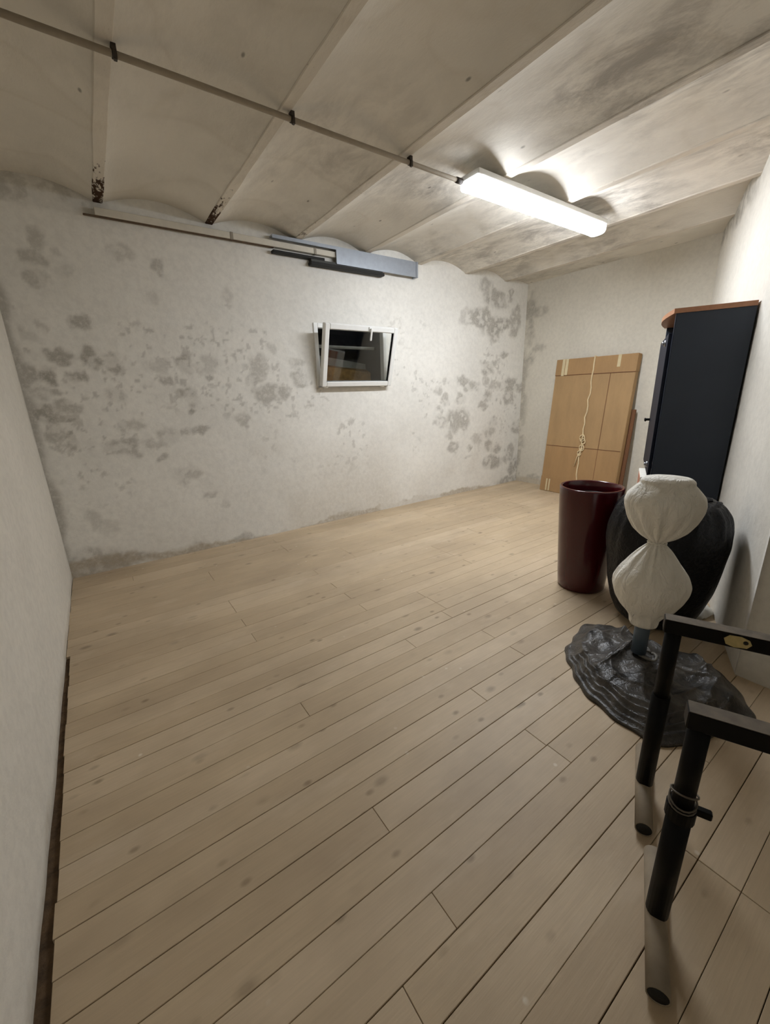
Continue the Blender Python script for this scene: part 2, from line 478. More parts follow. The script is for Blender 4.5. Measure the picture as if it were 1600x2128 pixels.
# ------------------------------------------------------------------ setting: walls
BACK_SPOTS = [(-0.1,2.43,0.042,0.069,0.5),(-0.14,2.3,0.046,0.053,0.55),(-0.15,2.17,0.031,0.048,0.55),(0.0,2.35,0.022,0.018,0.3),(0.03,2.22,0.067,0.049,0.3),(0.39,2.41,0.056,0.051,0.4),(0.6,2.34,0.033,0.034,0.55),(0.55,2.1,0.041,0.055,0.3),(0.04,1.89,0.052,0.039,0.7),(-0.25,1.79,0.042,0.031,0.25),(-0.3,2.01,0.02,0.03,0.4),(1.12,2.18,0.049,0.053,0.3),(1.1,2.08,0.033,0.015,0.4),(-0.18,1.87,0.016,0.019,0.4),(-0.12,1.67,0.061,0.046,0.8),(0.06,1.66,0.071,0.06,0.85),(0.21,1.62,0.051,0.056,0.8),(-0.22,1.54,0.049,0.052,0.9),(-0.04,1.53,0.041,0.04,0.8),(-0.33,1.54,0.052,0.077,0.7),(-0.29,1.41,0.043,0.039,0.5),(-0.21,1.43,0.027,0.026,0.6),(0.18,1.39,0.064,0.043,0.5),(-0.15,1.33,0.068,0.034,0.6),(-0.29,1.27,0.076,0.067,0.9),(-0.2,1.23,0.045,0.041,0.7),(-0.13,1.22,0.018,0.017,0.9),(-0.25,1.14,0.044,0.055,0.6),(-0.18,1.06,0.046,0.057,0.85),(0.5,1.63,0.084,0.058,0.35),(0.72,1.63,0.052,0.06,0.75),(0.9,1.64,0.095,0.07,0.4),(0.54,1.49,0.064,0.052,0.65),(0.68,1.4,0.068,0.055,0.75),(0.73,1.32,0.038,0.024,0.5),(0.71,1.25,0.031,0.022,0.8),(0.24,1.16,0.08,0.03,0.5),(0.09,1.02,0.09,0.045,0.6),(0.21,1.01,0.067,0.068,0.65),(0.34,1.01,0.098,0.023,0.5),(0.49,1.06,0.073,0.072,0.5),(0.4,0.87,0.05,0.024,0.6),(0.63,1.09,0.038,0.024,0.6),(0.74,1.09,0.055,0.036,0.75),(1.12,1.14,0.053,0.069,0.6),(0.58,0.7,0.109,0.067,0.5),(-0.13,0.45,0.05,0.063,0.4),(-0.06,0.36,0.064,0.064,0.25),(0.73,0.5,0.032,0.036,0.5),(0.85,0.43,0.034,0.029,0.5),(1.45,1.79,0.037,0.033,0.4),(1.31,1.61,0.081,0.084,0.6),(1.25,1.51,0.053,0.05,0.6),(1.19,1.64,0.052,0.024,0.5),(1.38,1.38,0.131,0.078,0.7),(1.53,1.37,0.058,0.071,0.7),(1.27,1.42,0.045,0.025,0.5),(0.9,1.53,0.022,0.019,0.7),(-0.24,0.11,0.189,0.113,0.6),(-0.0,0.07,0.22,0.059,0.7),(0.6,0.02,0.098,0.055,0.5),(0.99,0.02,0.092,0.048,0.5),(-0.38,1.05,0.043,0.11,0.6),(1.71,1.51,0.076,0.067,0.7),(1.69,1.65,0.063,0.039,0.6),(1.4,1.6,0.034,0.021,0.5),(1.53,1.38,0.061,0.067,0.7),(1.37,1.37,0.07,0.044,0.6),(1.46,1.8,0.046,0.031,0.4),(4.32,2.61,0.125,0.088,0.6),(4.48,2.47,0.175,0.118,0.75),(4.26,2.23,0.213,0.118,0.85),(4.46,2.15,0.2,0.122,0.8),(4.51,2.03,0.112,0.083,0.65),(4.72,2.19,0.116,0.056,0.8),(3.98,2.21,0.1,0.076,0.4),(4.93,2.2,0.097,0.184,0.7),(4.66,2.44,0.09,0.08,0.6),(4.81,2.55,0.046,0.054,0.7),(4.95,2.35,0.071,0.07,0.7),(4.73,1.81,0.071,0.036,0.7),(4.6,1.71,0.115,0.029,0.6),(4.4,1.62,0.123,0.072,0.75),(4.36,1.48,0.056,0.044,0.6),(3.96,1.47,0.082,0.063,0.8),(4.13,1.39,0.129,0.057,0.7),(3.63,1.47,0.047,0.033,0.5),(3.52,1.36,0.057,0.047,0.6),(3.65,1.26,0.059,0.055,0.65),(3.91,1.24,0.082,0.057,0.7),(3.56,1.13,0.048,0.062,0.6),(4.58,1.4,0.141,0.059,0.6),(4.43,1.27,0.091,0.06,0.75),(4.34,1.16,0.09,0.052,0.75),(4.91,1.4,0.15,0.093,0.75),(5.09,1.38,0.156,0.063,0.7),(4.88,1.23,0.101,0.093,0.7),(5.33,1.39,0.067,0.096,0.8),(3.88,0.99,0.21,0.145,0.75),(3.56,0.98,0.097,0.056,0.6),(3.74,0.78,0.061,0.059,0.6),(3.82,0.64,0.083,0.06,0.7),(4.25,0.71,0.091,0.062,0.5),(4.56,0.93,0.071,0.062,0.6),(4.5,0.78,0.095,0.063,0.6),(4.49,0.61,0.071,0.08,0.7),(4.66,0.53,0.1,0.049,0.7),(5.08,0.8,0.107,0.083,0.75),(5.25,0.82,0.11,0.119,0.85),(4.1,0.62,0.044,0.023,0.8),(4.09,0.48,0.044,0.019,0.7),(4.58,0.34,0.2,0.099,0.8),(4.97,0.45,0.08,0.12,0.7),(5.1,0.23,0.137,0.106,0.85),(5.28,0.34,0.113,0.071,0.85),(5.29,0.45,0.07,0.106,0.8),(5.3,0.11,0.071,0.109,0.9),(4.88,0.34,0.079,0.034,0.6),(5.04,0.03,0.335,0.072,0.7),(5.29,0.94,0.082,0.067,0.8)]
END_SPOTS = [(3.79,2.36,0.072,0.158,0.8),(3.64,2.31,0.086,0.056,0.6),(3.81,2.14,0.055,0.088,0.8),(3.75,1.75,0.055,0.09,0.8),(3.62,1.87,0.105,0.058,0.55),(3.78,2.0,0.073,0.059,0.5),(3.56,0.09,0.113,0.033,0.6)]


def sheet(name, p0, p1, z0, z1, inward, mat, step=0.03, amp=0.006, thick=0.15, hole=None, stain=None, damp=None, seed=3, fade=0.12):
    """plaster wall: relief grid from p0 to p1, rim turned back by thick"""
    p0 = Vector(p0); p1 = Vector(p1); inward = Vector(inward).normalized()
    L = (p1 - p0).length; d = (p1 - p0) / L
    def axis(a, b, cuts):
        k = [a, b] + [c for c in cuts if a < c < b]
        k.sort(); out = []
        for s, e in zip(k, k[1:]):
            m = max(1, int(round((e - s) / step)))
            out += [s + (e - s) * i / m for i in range(m)]
        return np.array(out + [b])
    S = axis(0.0, L, hole[:2] if hole else [])
    Z = axis(z0, z1, hole[2:] if hole else [])
    gs, gz = np.meshgrid(S, Z)
    h = (fbm(gs * 1.6 + 3, gz * 1.6, seed, 4) - 0.5) * 2 * amp + (fbm(gs * 9, gz * 9, seed + 20, 3) - 0.5) * amp * 0.5
    edge = np.clip(np.minimum(gs, L - gs) / fade, 0, 1)
    if hole:
        dx = np.maximum(np.maximum(hole[0] - gs, gs - hole[1]), 0); dz = np.maximum(np.maximum(hole[2] - gz, gz - hole[3]), 0)
        edge = np.minimum(edge, np.clip(np.hypot(dx, dz) / 0.08, 0, 1))
    h = h * edge
    X = p0.x + d.x * gs + inward.x * h; Y = p0.y + d.y * gs + inward.y * h
    co = np.stack([X, Y, gz], -1).reshape(-1, 3)
    nz, ns = gs.shape
    faces = []
    for j in range(nz - 1):
        for i in range(ns - 1):
            if hole and hole[0] - 1e-6 <= S[i] and S[i + 1] <= hole[1] + 1e-6 and hole[2] - 1e-6 <= Z[j] and Z[j + 1] <= hole[3] + 1e-6: continue
            a = j * ns + i
            faces.append((a, a + 1, a + ns + 1, a + ns))
    me = bpy.data.meshes.new(name)
    n0 = len(co)
    # rim
    rim = [j * ns for j in range(nz)]
    loops = [[i for i in range(ns)] + [j * ns + ns - 1 for j in range(1, nz)] + [(nz - 1) * ns + i for i in range(ns - 2, -1, -1)] + [j * ns for j in range(nz - 2, 0, -1)]]
    co = [tuple(c) for c in co]
    for lp in loops:
        base = len(co)
        for v in lp:
            c = co[v]; co.append((c[0] - inward.x * thick, c[1] - inward.y * thick, c[2]))
        m = len(lp)
        for k in range(m): faces.append((lp[k], lp[(k + 1) % m], base + (k + 1) % m, base + k))
    me.from_pydata(co, [], faces)
    me.update()
    for nm, fn in (('stain', stain), ('damp', damp)):
        at = me.attributes.new(nm, 'FLOAT', 'POINT')
        vals = np.zeros(len(co), dtype=np.float32)
        if fn is not None: vals[:n0] = fn(gs, gz).reshape(-1)
        at.data.foreach_set('value', vals)
    for p in me.polygons: p.use_smooth = True
    o = link(name, me, mat)
    tag(o, kind='structure')
    return o

def spots_field(a, z, spots, seed=11):
    wx = a + (fbm(a * 11, z * 11, seed, 4) - 0.5) * 0.13
    wz = z + (fbm(a * 11 + 40, z * 11, seed + 5, 4) - 0.5) * 0.13
    F = np.zeros_like(a)
    for (x, zz, rx, rz, s) in spots:
        d = np.sqrt(((wx - x) / (rx * 1.1 + 0.01)) ** 2 + ((wz - zz) / (rz * 1.1 + 0.01)) ** 2)
        F = np.maximum(F, s * (1 - smoothstep(0.6, 1.2, d)))
    broken = smoothstep(0.33, 0.5, fbm(a * 17 + 9, z * 17, seed + 9, 4))
    return np.clip(F * (0.35 + 0.65 * broken), 0, 1)

def back_stain(s, z):
    x = s + XL - 0.03
    f = spots_field(x, z, BACK_SPOTS)
    n = fbm(x * 2.2, z * 2.2, 31, 4)
    # fine pepper of mould between the blotches at mid height
    pep = smoothstep(0.62, 0.70, fbm(x * 24, z * 24, 77, 3)) * smoothstep(0.48, 0.6, n) * (1 - smoothstep(0.5, 1.0, np.abs(z - 1.35)))
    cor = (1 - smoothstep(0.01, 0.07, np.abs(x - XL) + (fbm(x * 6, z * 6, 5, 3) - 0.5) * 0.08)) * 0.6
    soot = smoothstep(2.585, 2.61, z + 0.05 * (fbm(x * 9, z * 9, 44, 3) - 0.5)) * (1 - smoothstep(0.22, 0.40, x)) * (0.35 + 0.65 * smoothstep(0.38, 0.55, fbm(x * 18, z * 18, 46, 3)))
    return np.clip(np.maximum(np.maximum(np.maximum(f * 0.86, pep * 0.4), cor), soot * 0.45), 0, 1)

def back_damp(s, z):
    x = s + XL - 0.03
    top = 0.005 + 0.16 * np.clip(fbm(x * 2.4, x * 0, 8, 3) - 0.30, 0, 1) + 0.06 * (fbm(x * 15, x * 0 + 3, 9, 3) - 0.4)
    top = top + 0.06 * (1 - smoothstep(0.2, 0.7, x - XL))
    band = (1 - smoothstep(-0.012, 0.010, z - top)) * (0.35 + 0.65 * smoothstep(0.42, 0.58, fbm(x * 2.1 + 7, z * 9, 23, 3)))
    bloom = smoothstep(0.55, 0.75, fbm(x * 1.1 + 3, z * 1.4, 51, 4)) * (1 - smoothstep(0.2, 1.3, z)) * 0.25
    return np.clip(np.maximum(band * 0.75, bloom), 0, 1)

WX0, WX1, WZ0, WZ1 = 1.915, 2.735, 1.455, 2.005         # opening of the window
sheet('wall_back', (XL - 0.03, YB, 0), (XE + 0.03, YB, 0), -0.06, 2.86, (0, -1, 0), WALL, 0.0125, 0.008, 0.30,
      hole=(WX0 - XL + 0.03, WX1 - XL + 0.03, WZ0, WZ1), stain=back_stain, damp=back_damp)

def end_stain(s, z):
    y = YB + 0.03 - s
    f = spots_field(y, z, END_SPOTS, 21)
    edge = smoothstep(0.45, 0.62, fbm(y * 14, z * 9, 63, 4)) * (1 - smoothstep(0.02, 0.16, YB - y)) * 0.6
    return np.clip(np.maximum(f * 0.85, edge), 0, 1)
def end_damp(s, z):
    y = YB + 0.03 - s
    return 0.55 * (1 - smoothstep(-0.005, 0.01, z - 0.03 - 0.05 * fbm(y * 4, y * 0, 15, 3)))
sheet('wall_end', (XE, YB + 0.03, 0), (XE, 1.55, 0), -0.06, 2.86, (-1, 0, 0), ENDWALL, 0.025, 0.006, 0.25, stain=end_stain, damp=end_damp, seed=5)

def left_stain(s, z):
    y = YF - 0.05 + s
    return 0.45 * (1 - smoothstep(0.0, 0.05, YB - y + (fbm(y * 7, z * 7, 6, 3) - 0.5) * 0.05))
def left_damp(s, z):
    return 0.5 * (1 - smoothstep(-0.004, 0.012, z - 0.01 - 0.03 * fbm(s * 5, s * 0, 18, 3)))
sheet('wall_left', (XL, YF - 0.05, 0), (XL, YB + 0.03, 0), -0.06, 2.86, (1, 0, 0), SIDEWALL, 0.03, 0.006, 0.25, stain=left_stain, damp=left_damp, seed=8)

def right_stain(s, z):
    # soot where the wall meets the ceiling near the far corner
    top = smoothstep(0.0, 0.12, z - 2.53 + 0.25 * (fbm(s * 5, z * 5, 71, 4) - 0.5)) * smoothstep(1.2, 2.6, s)
    return 0.8 * np.clip(top, 0, 1) * (0.5 + 0.5 * smoothstep(0.4, 0.55, fbm(s * 16, z * 16, 33, 3)))
WE = CA + WU * 3.35
sheet('wall_right', CA, WE, -0.06, 2.86, WN, SIDEWALL, 0.03, 0.006, 0.22, stain=right_stain, damp=None, seed=13)
sheet('wall_return', CA, (CA.x, YF - 0.05, 0), -0.06, 2.86, (-1, 0, 0), SIDEWALL, 0.04, 0.004, 0.22, seed=14)
sheet('wall_front', (CA.x + 0.05, YF, 0), (XL - 0.05, YF, 0), -0.06, 2.86, (0, 1, 0), SIDEWALL, 0.06, 0.004, 0.2, seed=15)

# ------------------------------------------------------------------ floor of boards
floor = box('floor', XL - 0.2, XE + 0.2, YF - 0.2, YB + 0.25, -0.10, -0.015, GAP)
tag(floor, kind='structure')
PITCHY = 0.1007
def wall_x(y):
    if y < CA.y: return CA.x
    return min(XE, CA.x + (y - CA.y) * WU.x / WU.y)
KNOWN = {4: [1.225], 9: [1.63], 10: [2.72], 12: [0.533, 2.9], 14: [1.592, 3.4], 15: [1.64], 16: [1.64, 3.7], 17: [1.635], 7: [2.2], 2: [0.35]}
JOINTS = [0.02, 0.53, 1.22, 1.63, 2.30, 2.90, 3.45, 4.05, 4.60]
rr = random.Random(12)
k0 = math.ceil((YF - 0.19) / PITCHY) - 1
k = k0
while True:
    ya = 0.19 + PITCHY * k; yb = ya + PITCHY
    if ya > YB - 0.02: break
    xs = XL + 0.018 + rr.uniform(0.0, 0.006) + 0.020 * max(0, (2.4 - ya) / 2.4) - (0.02 if ya > 2.6 else 0)
    xe = wall_x(yb) + 0.05
    cuts = KNOWN.get(k)
    if cuts is None:
        cuts = []
        x = xs + rr.uniform(0.5, 2.2)
        while x < xe - 0.5:
            cuts.append(min(JOINTS, key=lambda q: abs(q - x)))
            x += rr.uniform(1.5, 2.6)
    ends = [xs] + sorted(c for c in set(cuts) if xs + 0.15 < c < xe - 0.15) + [xe]
    gap = rr.choice([0.0005, 0.0007, 0.001, 0.0014, 0.002, 0.003])
    if k in (0, 2, 7): gap = 0.0038
    for a, b in zip(ends, ends[1:]):
        zt = rr.uniform(-0.0012, 0.0)
        bm = bmesh.new()
        bm_box(bm, a + 0.0008, b - 0.0008, ya + gap / 2, min(yb, YB + 0.05) - 0.0007, -0.032, zt, 0.0012)
        from_bm('plank', bm, PLANK, floor)
    k += 1

# ------------------------------------------------------------------ ceiling: joists with shallow plaster vaults
ceiling = box('ceiling', XL - 0.25, XE + 0.25, YF - 0.25, YB + 0.3, 2.86, 2.95, VAULT)
tag(ceiling, kind='structure')
RIBS = [-0.435, 0.302, 1.046, 1.790, 2.525, 3.235, 3.975, 4.690, 5.24]
HW = 0.031
def vault(x0, x1, seed):
    ny, nx = 150, 26
    rise = 0.078 if x1 - x0 > 0.6 else 0.03
    t = np.linspace(0, 1, nx); y = np.linspace(YF - 0.1, YB + 0.05, ny)
    gt, gy = np.meshgrid(t, y)
    X = x0 + (x1 - x0) * gt
    Zv = ZR + 0.006 + rise * (1 - (2 * gt - 1) ** 2) + (fbm(X * 3, gy * 2, seed, 4) - 0.5) * 0.016 * np.sin(np.pi * gt) ** 0.6
    co = np.stack([X, gy, Zv], -1).reshape(-1, 3).tolist()
    fc = []
    for j in range(ny - 1):
        for i in range(nx - 1):
            a = j * nx + i
            fc.append((a, a + nx, a + nx + 1, a + 1))
    me = bpy.data.meshes.new('vault')
    me.from_pydata(co, [], fc)
    for p in me.polygons: p.use_smooth = True
    return link('vault', me, VAULT, ceiling)
for i, (a, b) in enumerate(zip(RIBS, RIBS[1:])):
    vault(a + HW - 0.004, b - HW + 0.004, 40 + i)
for i, x in enumerate(RIBS):
    ny = 60
    bm = bmesh.new()
    rows = []
    for j in range(ny + 1):
        y = YF - 0.1 + (YB + 0.15 - YF) * j / ny
        w = HW + 0.004 * (vnoise(np.array([j * 0.37]), np.array([i * 9.1]), 5)[0] - 0.5) * 2
        sh = 0.005 * (vnoise(np.array([j * 0.21]), np.array([i * 3.7]), 6)[0] - 0.5)
        pr = [(-w, 0.05), (-w, 0.004), (-w + 0.004, 0.0), (w - 0.004, 0.0), (w, 0.004), (w, 0.05)]
        rows.append([bm.verts.new((x + sh + dx, y, ZR + dz)) for dx, dz in pr])
    for ra, rb in zip(rows, rows[1:]):
        for q in range(5): bm.faces.new((ra[q], ra[q + 1], rb[q + 1], rb[q]))
        bm.faces.new((ra[5], ra[0], rb[0], rb[5]))
    bm.faces.new(rows[0]); bm.faces.new(rows[-1])
    from_bm('joist', bm, JOIST, ceiling)

# ------------------------------------------------------------------ window, tilted inwards at the top
win = empty('window_1', ((WX0 + WX1) / 2, YB, WZ0))
tag(win, kind='structure')
cxw = (WX0 + WX1) / 2
def frame_bm(x0, x1, z0, z1, y0, y1, w, bev=0.004):
    bm = bmesh.new()
    bm_box(bm, x0, x0 + w, y0, y1, z0, z1, bev)
    bm_box(bm, x1 - w, x1, y0, y1, z0, z1, bev)
    bm_box(bm, x0 + w, x1 - w, y0, y1, z0, z0 + w, bev)
    bm_box(bm, x0 + w, x1 - w, y0, y1, z1 - w, z1, bev)
    return bm
hw, hh = (WX1 - WX0) / 2, WZ1 - WZ0
fr = from_bm('fixed_frame', frame_bm(-hw - 0.018, hw + 0.018, -0.02, hh + 0.018, -0.012, 0.055, 0.045), WHITE_PVC, win)
sill = box('drip_rail', -hw - 0.01, hw + 0.01, -0.03, -0.012, -0.032, -0.02, STEEL, win)
sash = from_bm('sash', frame_bm(-0.425, 0.425, 0, 0.585, -0.030, 0.030, 0.052, 0.007), WHITE_PVC, win)
sash.location = (0.013, -0.045, -0.022)
sash.rotation_euler = (math.radians(15.5), 0, 0)
pane = box('pane', -0.378, 0.378, -0.009, 0.009, 0.048, 0.537, GLASS, sash)
gask = from_bm('gasket', frame_bm(-0.379, 0.379, 0.046, 0.539, -0.024, 0.012, 0.006, 0), plain('grey gasket', (120, 122, 120), 0.6), sash)
hd = bmesh.new()
bm_box(hd, 0.055, 0.085, -0.042, -0.030, 0.538, 0.580, 0.004)
bm_tube(hd, [(0.07, -0.036, 0.56), (0.07, -0.062, 0.56)], 0.009, 10)
bm_box(hd, 0.061, 0.081, -0.072, -0.056, 0.455, 0.572, 0.005)
from_bm('handle', hd, WHITE_PVC, sash)
for x in (-0.36, 0.33):
    hb = bmesh.new()
    bm_tube(hb, [(x - 0.025, -0.052, -0.030), (x + 0.025, -0.052, -0.030)], 0.009, 10)
    from_bm('hinge', hb, WHITE_PVC, win, True)
nb = bmesh.new()
bm_box(nb, -hw - 0.01, hw + 0.01, 0.0, 0.60, -0.012, hh + 0.012)
for f in list(nb.faces):
    if f.calc_center_median().y < 0.01: nb.faces.remove(f)
from_bm('light_well', nb, NICHE, win)
EARTH = plain('brown earth', (150, 116, 68), 0.95, var=0.3, scale=14, bumpy=0.4)
LEDGE = plain('grey concrete ledge', (150, 148, 140), 0.9, var=0.1)
eb = bmesh.new()
v = [eb.verts.new(c) for c in ((-hw, 0.58, -0.01), (hw, 0.58, -0.01), (hw, 0.30, -0.01), (-hw, 0.30, -0.01), (-hw, 0.58, 0.30), (hw, 0.58, 0.24), (hw, 0.30, 0.13), (-hw, 0.30, 0.22))]
for q in ((0, 1, 2, 3), (4, 5, 6, 7), (0, 1, 5, 4), (1, 2, 6, 5), (2, 3, 7, 6), (3, 0, 4, 7)): eb.faces.new([v[k] for k in q])
from_bm('earth_bank', eb, EARTH, win)
lb = bmesh.new()
v = [lb.verts.new(c) for c in ((-hw, 0.40, 0.20), (hw, 0.40, 0.12), (hw, 0.595, 0.12), (-hw, 0.595, 0.20), (-hw, 0.40, 0.34), (hw, 0.40, 0.23), (hw, 0.595, 0.23), (-hw, 0.595, 0.34))]
for q in ((0, 1, 2, 3), (4, 5, 6, 7), (0, 1, 5, 4), (1, 2, 6, 5), (2, 3, 7, 6), (3, 0, 4, 7)): lb.faces.new([v[k] for k in q])
from_bm('ledge', lb, LEDGE, win)
box('guard_bar', -hw, hw, 0.20, 0.225, 0.365, 0.395, LEDGE, win)

# ------------------------------------------------------------------ ceiling lamp and conduit
lamp = empty('ceiling_light', (3.04, 2.20, ZR))
tag(lamp, 'long lit white fluorescent batten fixed under the vaulted ceiling', 'lamp')
LX = 0.782
box('housing', -LX, LX, -0.084, 0.084, -0.034, 0.0, WHITE_PAINT, lamp, 0.004)
dbm = bmesh.new()
prof = []
for q in range(13):
    a = math.pi * q / 12
    prof.append((-0.070 * math.copysign(abs(math.cos(a)) ** 0.6, math.cos(a)) if 0 < q < 12 else (-0.070 if q == 0 else 0.070), -0.034 - 0.008 - 0.054 * math.sin(a) ** 0.6 if 0 < q < 12 else -0.0335))
rows = [[dbm.verts.new((x, y, z)) for y, z in prof] for x in (-LX + 0.02, -LX * 0.5, 0, LX * 0.5, LX - 0.02)]
for ra, rb in zip(rows, rows[1:]):
    for q in range(12): dbm.faces.new((ra[q], ra[q + 1], rb[q + 1], rb[q]))
dbm.faces.new(rows[0]); dbm.faces.new(rows[-1])
from_bm('diffuser', dbm, LAMP, lamp)
for s in (-1, 1):
    eb = bmesh.new()
    x0, x1 = sorted((s * (LX - 0.02), s * (LX + 0.004)))
    ring = []
    for xx in (x0, x1):
        ring.append([eb.verts.new((xx, y * 1.03, z - 0.002)) for y, z in prof])
    for q in range(12): eb.faces.new((ring[0][q], ring[0][q + 1], ring[1][q + 1], ring[1][q]))
    eb.faces.new((ring[0][12], ring[0][0], ring[1][0], ring[1][12]))
    eb.faces.new(ring[0]); eb.faces.new(ring[1])
    from_bm('end_cap', eb, LAMP_END, lamp)
gl = bmesh.new()
bm_tube(gl, [(-LX - 0.055, 0.06, -0.030), (-LX - 0.005, 0.06, -0.030)], 0.017, 12)
from_bm('cable_gland', gl, CLIP, lamp, True)

YC, ZC = 2.26, ZR - 0.028
con = empty('electrical_conduit', (0, YC, ZC))
tag(con, 'thin grey conduit clipped under the ceiling joists, running to the lamp', 'conduit')
tube('pipe', [(XL + 0.002, 0, 0), (0.6, 0, 0.001), (1.3, 0, -0.002), (2.22, 0, -0.002)], 0.0125, CONDUIT, con, 12)
for x in RIBS[1:4]:
    cb = bmesh.new()
    bm_tube(cb, [(x + 0.030 - 0.009, 0, 0), (x + 0.030 + 0.009, 0, 0)], 0.0165, 12)
    bm_box(cb, x + 0.021, x + 0.039, -0.016, 0.016, 0.008, 0.0285)
    bm_box(cb, x + 0.024, x + 0.036, -0.022, -0.006, -0.026, 0.004)
    from_bm('clip', cb, CLIP, con)

# ------------------------------------------------------------------ cable duct and steel channel at the top of the back wall
duct = empty('cable_duct', (0, YB, 2.612))
tag(duct, 'off-white cable duct running along the top of the stained back wall', 'cable duct')
box('duct_body', 0.27, 2.37, -0.052, -0.002, -0.014, 0.034, TRUNK, duct, 0.003)
box('duct_cable', 0.20, 1.56, -0.046, -0.012, -0.020, -0.014, plain('brown cable', (92, 72, 52), 0.7, var=0.2), duct, 0.004)
for x in (1.20, 1.95, 2.36):
    box('duct_joint', x - 0.012, x + 0.012, -0.056, -0.001, -0.017, 0.037, plain('duct joint', (150, 142, 128), 0.6), duct, 0.002)
chan = empty('steel_channel', (1.54, YB, 2.54))
tag(chan, 'grey steel channel fixed above the window with black strips below', 'channel')
cm = bmesh.new()
bm_box(cm, 0.0, 1.61, -0.072, -0.060, 0.118, 0.146)
bm_box(cm, 0.62, 1.61, -0.072, -0.060, 0.0, 0.118)
bm_box(cm, 0.0, 1.61, -0.060, -0.002, 0.136, 0.146)
from_bm('channel_body', cm, STEEL, chan)
box('end_plate', 1.59, 1.615, -0.078, -0.002, -0.004, 0.148, STEEL, chan, 0.002)
box('black_strip', 0.0, 0.50, -0.062, -0.010, 0.010, 0.034, RUBBER, chan, 0.003)
box('black_strip', 0.35, 1.17, -0.078, -0.010, -0.040, -0.012, RUBBER, chan, 0.003)
box('strip_bracket', 0.36, 1.16, -0.060, -0.012, -0.014, 0.012, plain('dark bracket', (58, 58, 52), 0.6), chan)

# ------------------------------------------------------------------ flat cardboard box leaning on the end wall
CW, CH, CT = 0.985, 1.70, 0.075
lean = math.atan2(0.16, 1.70)
cb0 = empty('cardboard_box', (4.895, 3.27, 0.0))
cb0.rotation_euler = (0, lean, 0)
tag(cb0, 'large flat brown cardboard box tied with twine, leaning on the end wall', 'box')
cdb = bmesh.new()
bm_box(cdb, 0, CT, -CW, 0, 0.0, CH, 0.004)
from_bm('carton', cdb, CARD, cb0)
box('top_flap', -0.004, CT + 0.003, -CW - 0.003, 0.003, CH - 0.19, CH + 0.003, CARD_BAND, cb0, 0.002)
box('bottom_flap', -0.004, CT + 0.003, -CW - 0.003, 0.003, 0.003, 0.20, CARD_BAND, cb0, 0.002)
box('middle_flap', -0.003, 0.001, -CW + 0.01, -0.01, 0.20, 0.62, CARD_BAND, cb0)
box('crease', -0.0035, 0.001, -CW + 0.27, -CW + 0.276, 0.20, CH - 0.19, CARD_DARK, cb0)
box('crease', -0.0045, 0.001, -CW + 0.01, -0.01, 0.612, 0.620, CARD_DARK, cb0)
box('crease', -0.0055, 0.001, -CW, 0.0, CH - 0.196, CH - 0.188, CARD_DARK, cb0)
for y, h in ((-0.10, 0.20), (-0.145, 0.19), (-0.79, 0.13)):
    box('packing_tape', -0.0065, -0.002, y - 0.018, y + 0.018, CH - h, CH + 0.004, TAPE, cb0)
for y in (-0.09, -0.13):
    box('packing_tape', -0.0065, -0.002, y - 0.01, y + 0.01, 0.01, 0.17, TAPE, cb0)
tw = bmesh.new()
rt = random.Random(3)
pts = [(-0.010, -0.50 + 0.012 * rt.uniform(-1, 1), CH - 0.0 - i * CH / 24) for i in range(25)]
bm_tube(tw, [(CT + 0.008, -0.5, CH - 0.3), (CT + 0.008, -0.5, CH + 0.008), (-0.010, -0.5, CH + 0.008)] + pts[1:], 0.009, 6)
for (z, y, r) in ((0.74, -0.50, 0.03), (0.70, -0.52, 0.024), (0.62, -0.51, 0.028), (0.55, -0.49, 0.022)):
    p = [(-0.014 - 0.006 * math.sin(3 * a), y + r * math.cos(a), z + 1.4 * r * math.sin(a)) for a in [i * 2 * math.pi / 14 for i in range(15)]]
    bm_tube(tw, p, 0.007, 6)
bm_tube(tw, [(-0.012, -0.52, 0.62), (-0.014, -0.47, 0.50), (-0.013, -0.45, 0.38)], 0.007, 6)
from_bm('twine', tw, TWINE, cb0, True)
bp = box('back_panel', CT + 0.012, CT + 0.04, -CW - 0.035, -CW + 0.3, 0.02, 1.10, CARD_DARK, cb0, 0.003)

# ------------------------------------------------------------------ tall cabinet against the right wall
cabp = CA + WU * (Vector((3.265, 0.849, 0)) - CA).dot(WU) + WN * 0.012
cab = empty('tall_cabinet', (cabp.x, cabp.y, 0.0), WANG)
tag(cab, 'tall navy laminate cabinet with wooden top, side towards the camera', 'cabinet')
CD, CL, CHT = 0.385, 0.80, 1.775
side = box('side_panel', 0, 0.022, 0, CD, 0.0, CHT, NAVY, cab, 0.0015)
box('edge_band', -0.0005, 0.0225, CD, CD + 0.003, 0.0, CHT, NAVY_EDGE, side)
side2 = box('side_panel', CL - 0.022, CL, 0, CD, 0.0, CHT, NAVY, cab, 0.0015)
box('back_panel', 0.022, CL - 0.022, 0.0, 0.008, 0.02, CHT, NAVY, cab)
for z in (0.06, 0.735, 1.10, 1.45):
    box('shelf', 0.022, CL - 0.022, 0.008, CD - 0.03, z, z + 0.02, NAVY, cab)
door = box('door', 0.026, CL - 0.004, CD + 0.005, CD + 0.024, 0.735, 1.665, NAVY_FRONT, cab, 0.002)
for z, x in ((1.615, 0.16), (0.80, 0.16)):
    lb = bmesh.new()
    bm_tube(lb, [(x, CD + 0.020, z), (x, CD + 0.034, z)], 0.020, 14)
    bm_tube(lb, [(x, CD + 0.032, z), (x, CD + 0.046, z)], 0.011, 10)
    from_bm('lock_stud', lb, CHROME, door, True)
hb = bmesh.new()
bm_tube(hb, [(CL - 0.10, CD + 0.022, 1.08), (CL - 0.10, CD + 0.055, 1.08)], 0.010, 10)
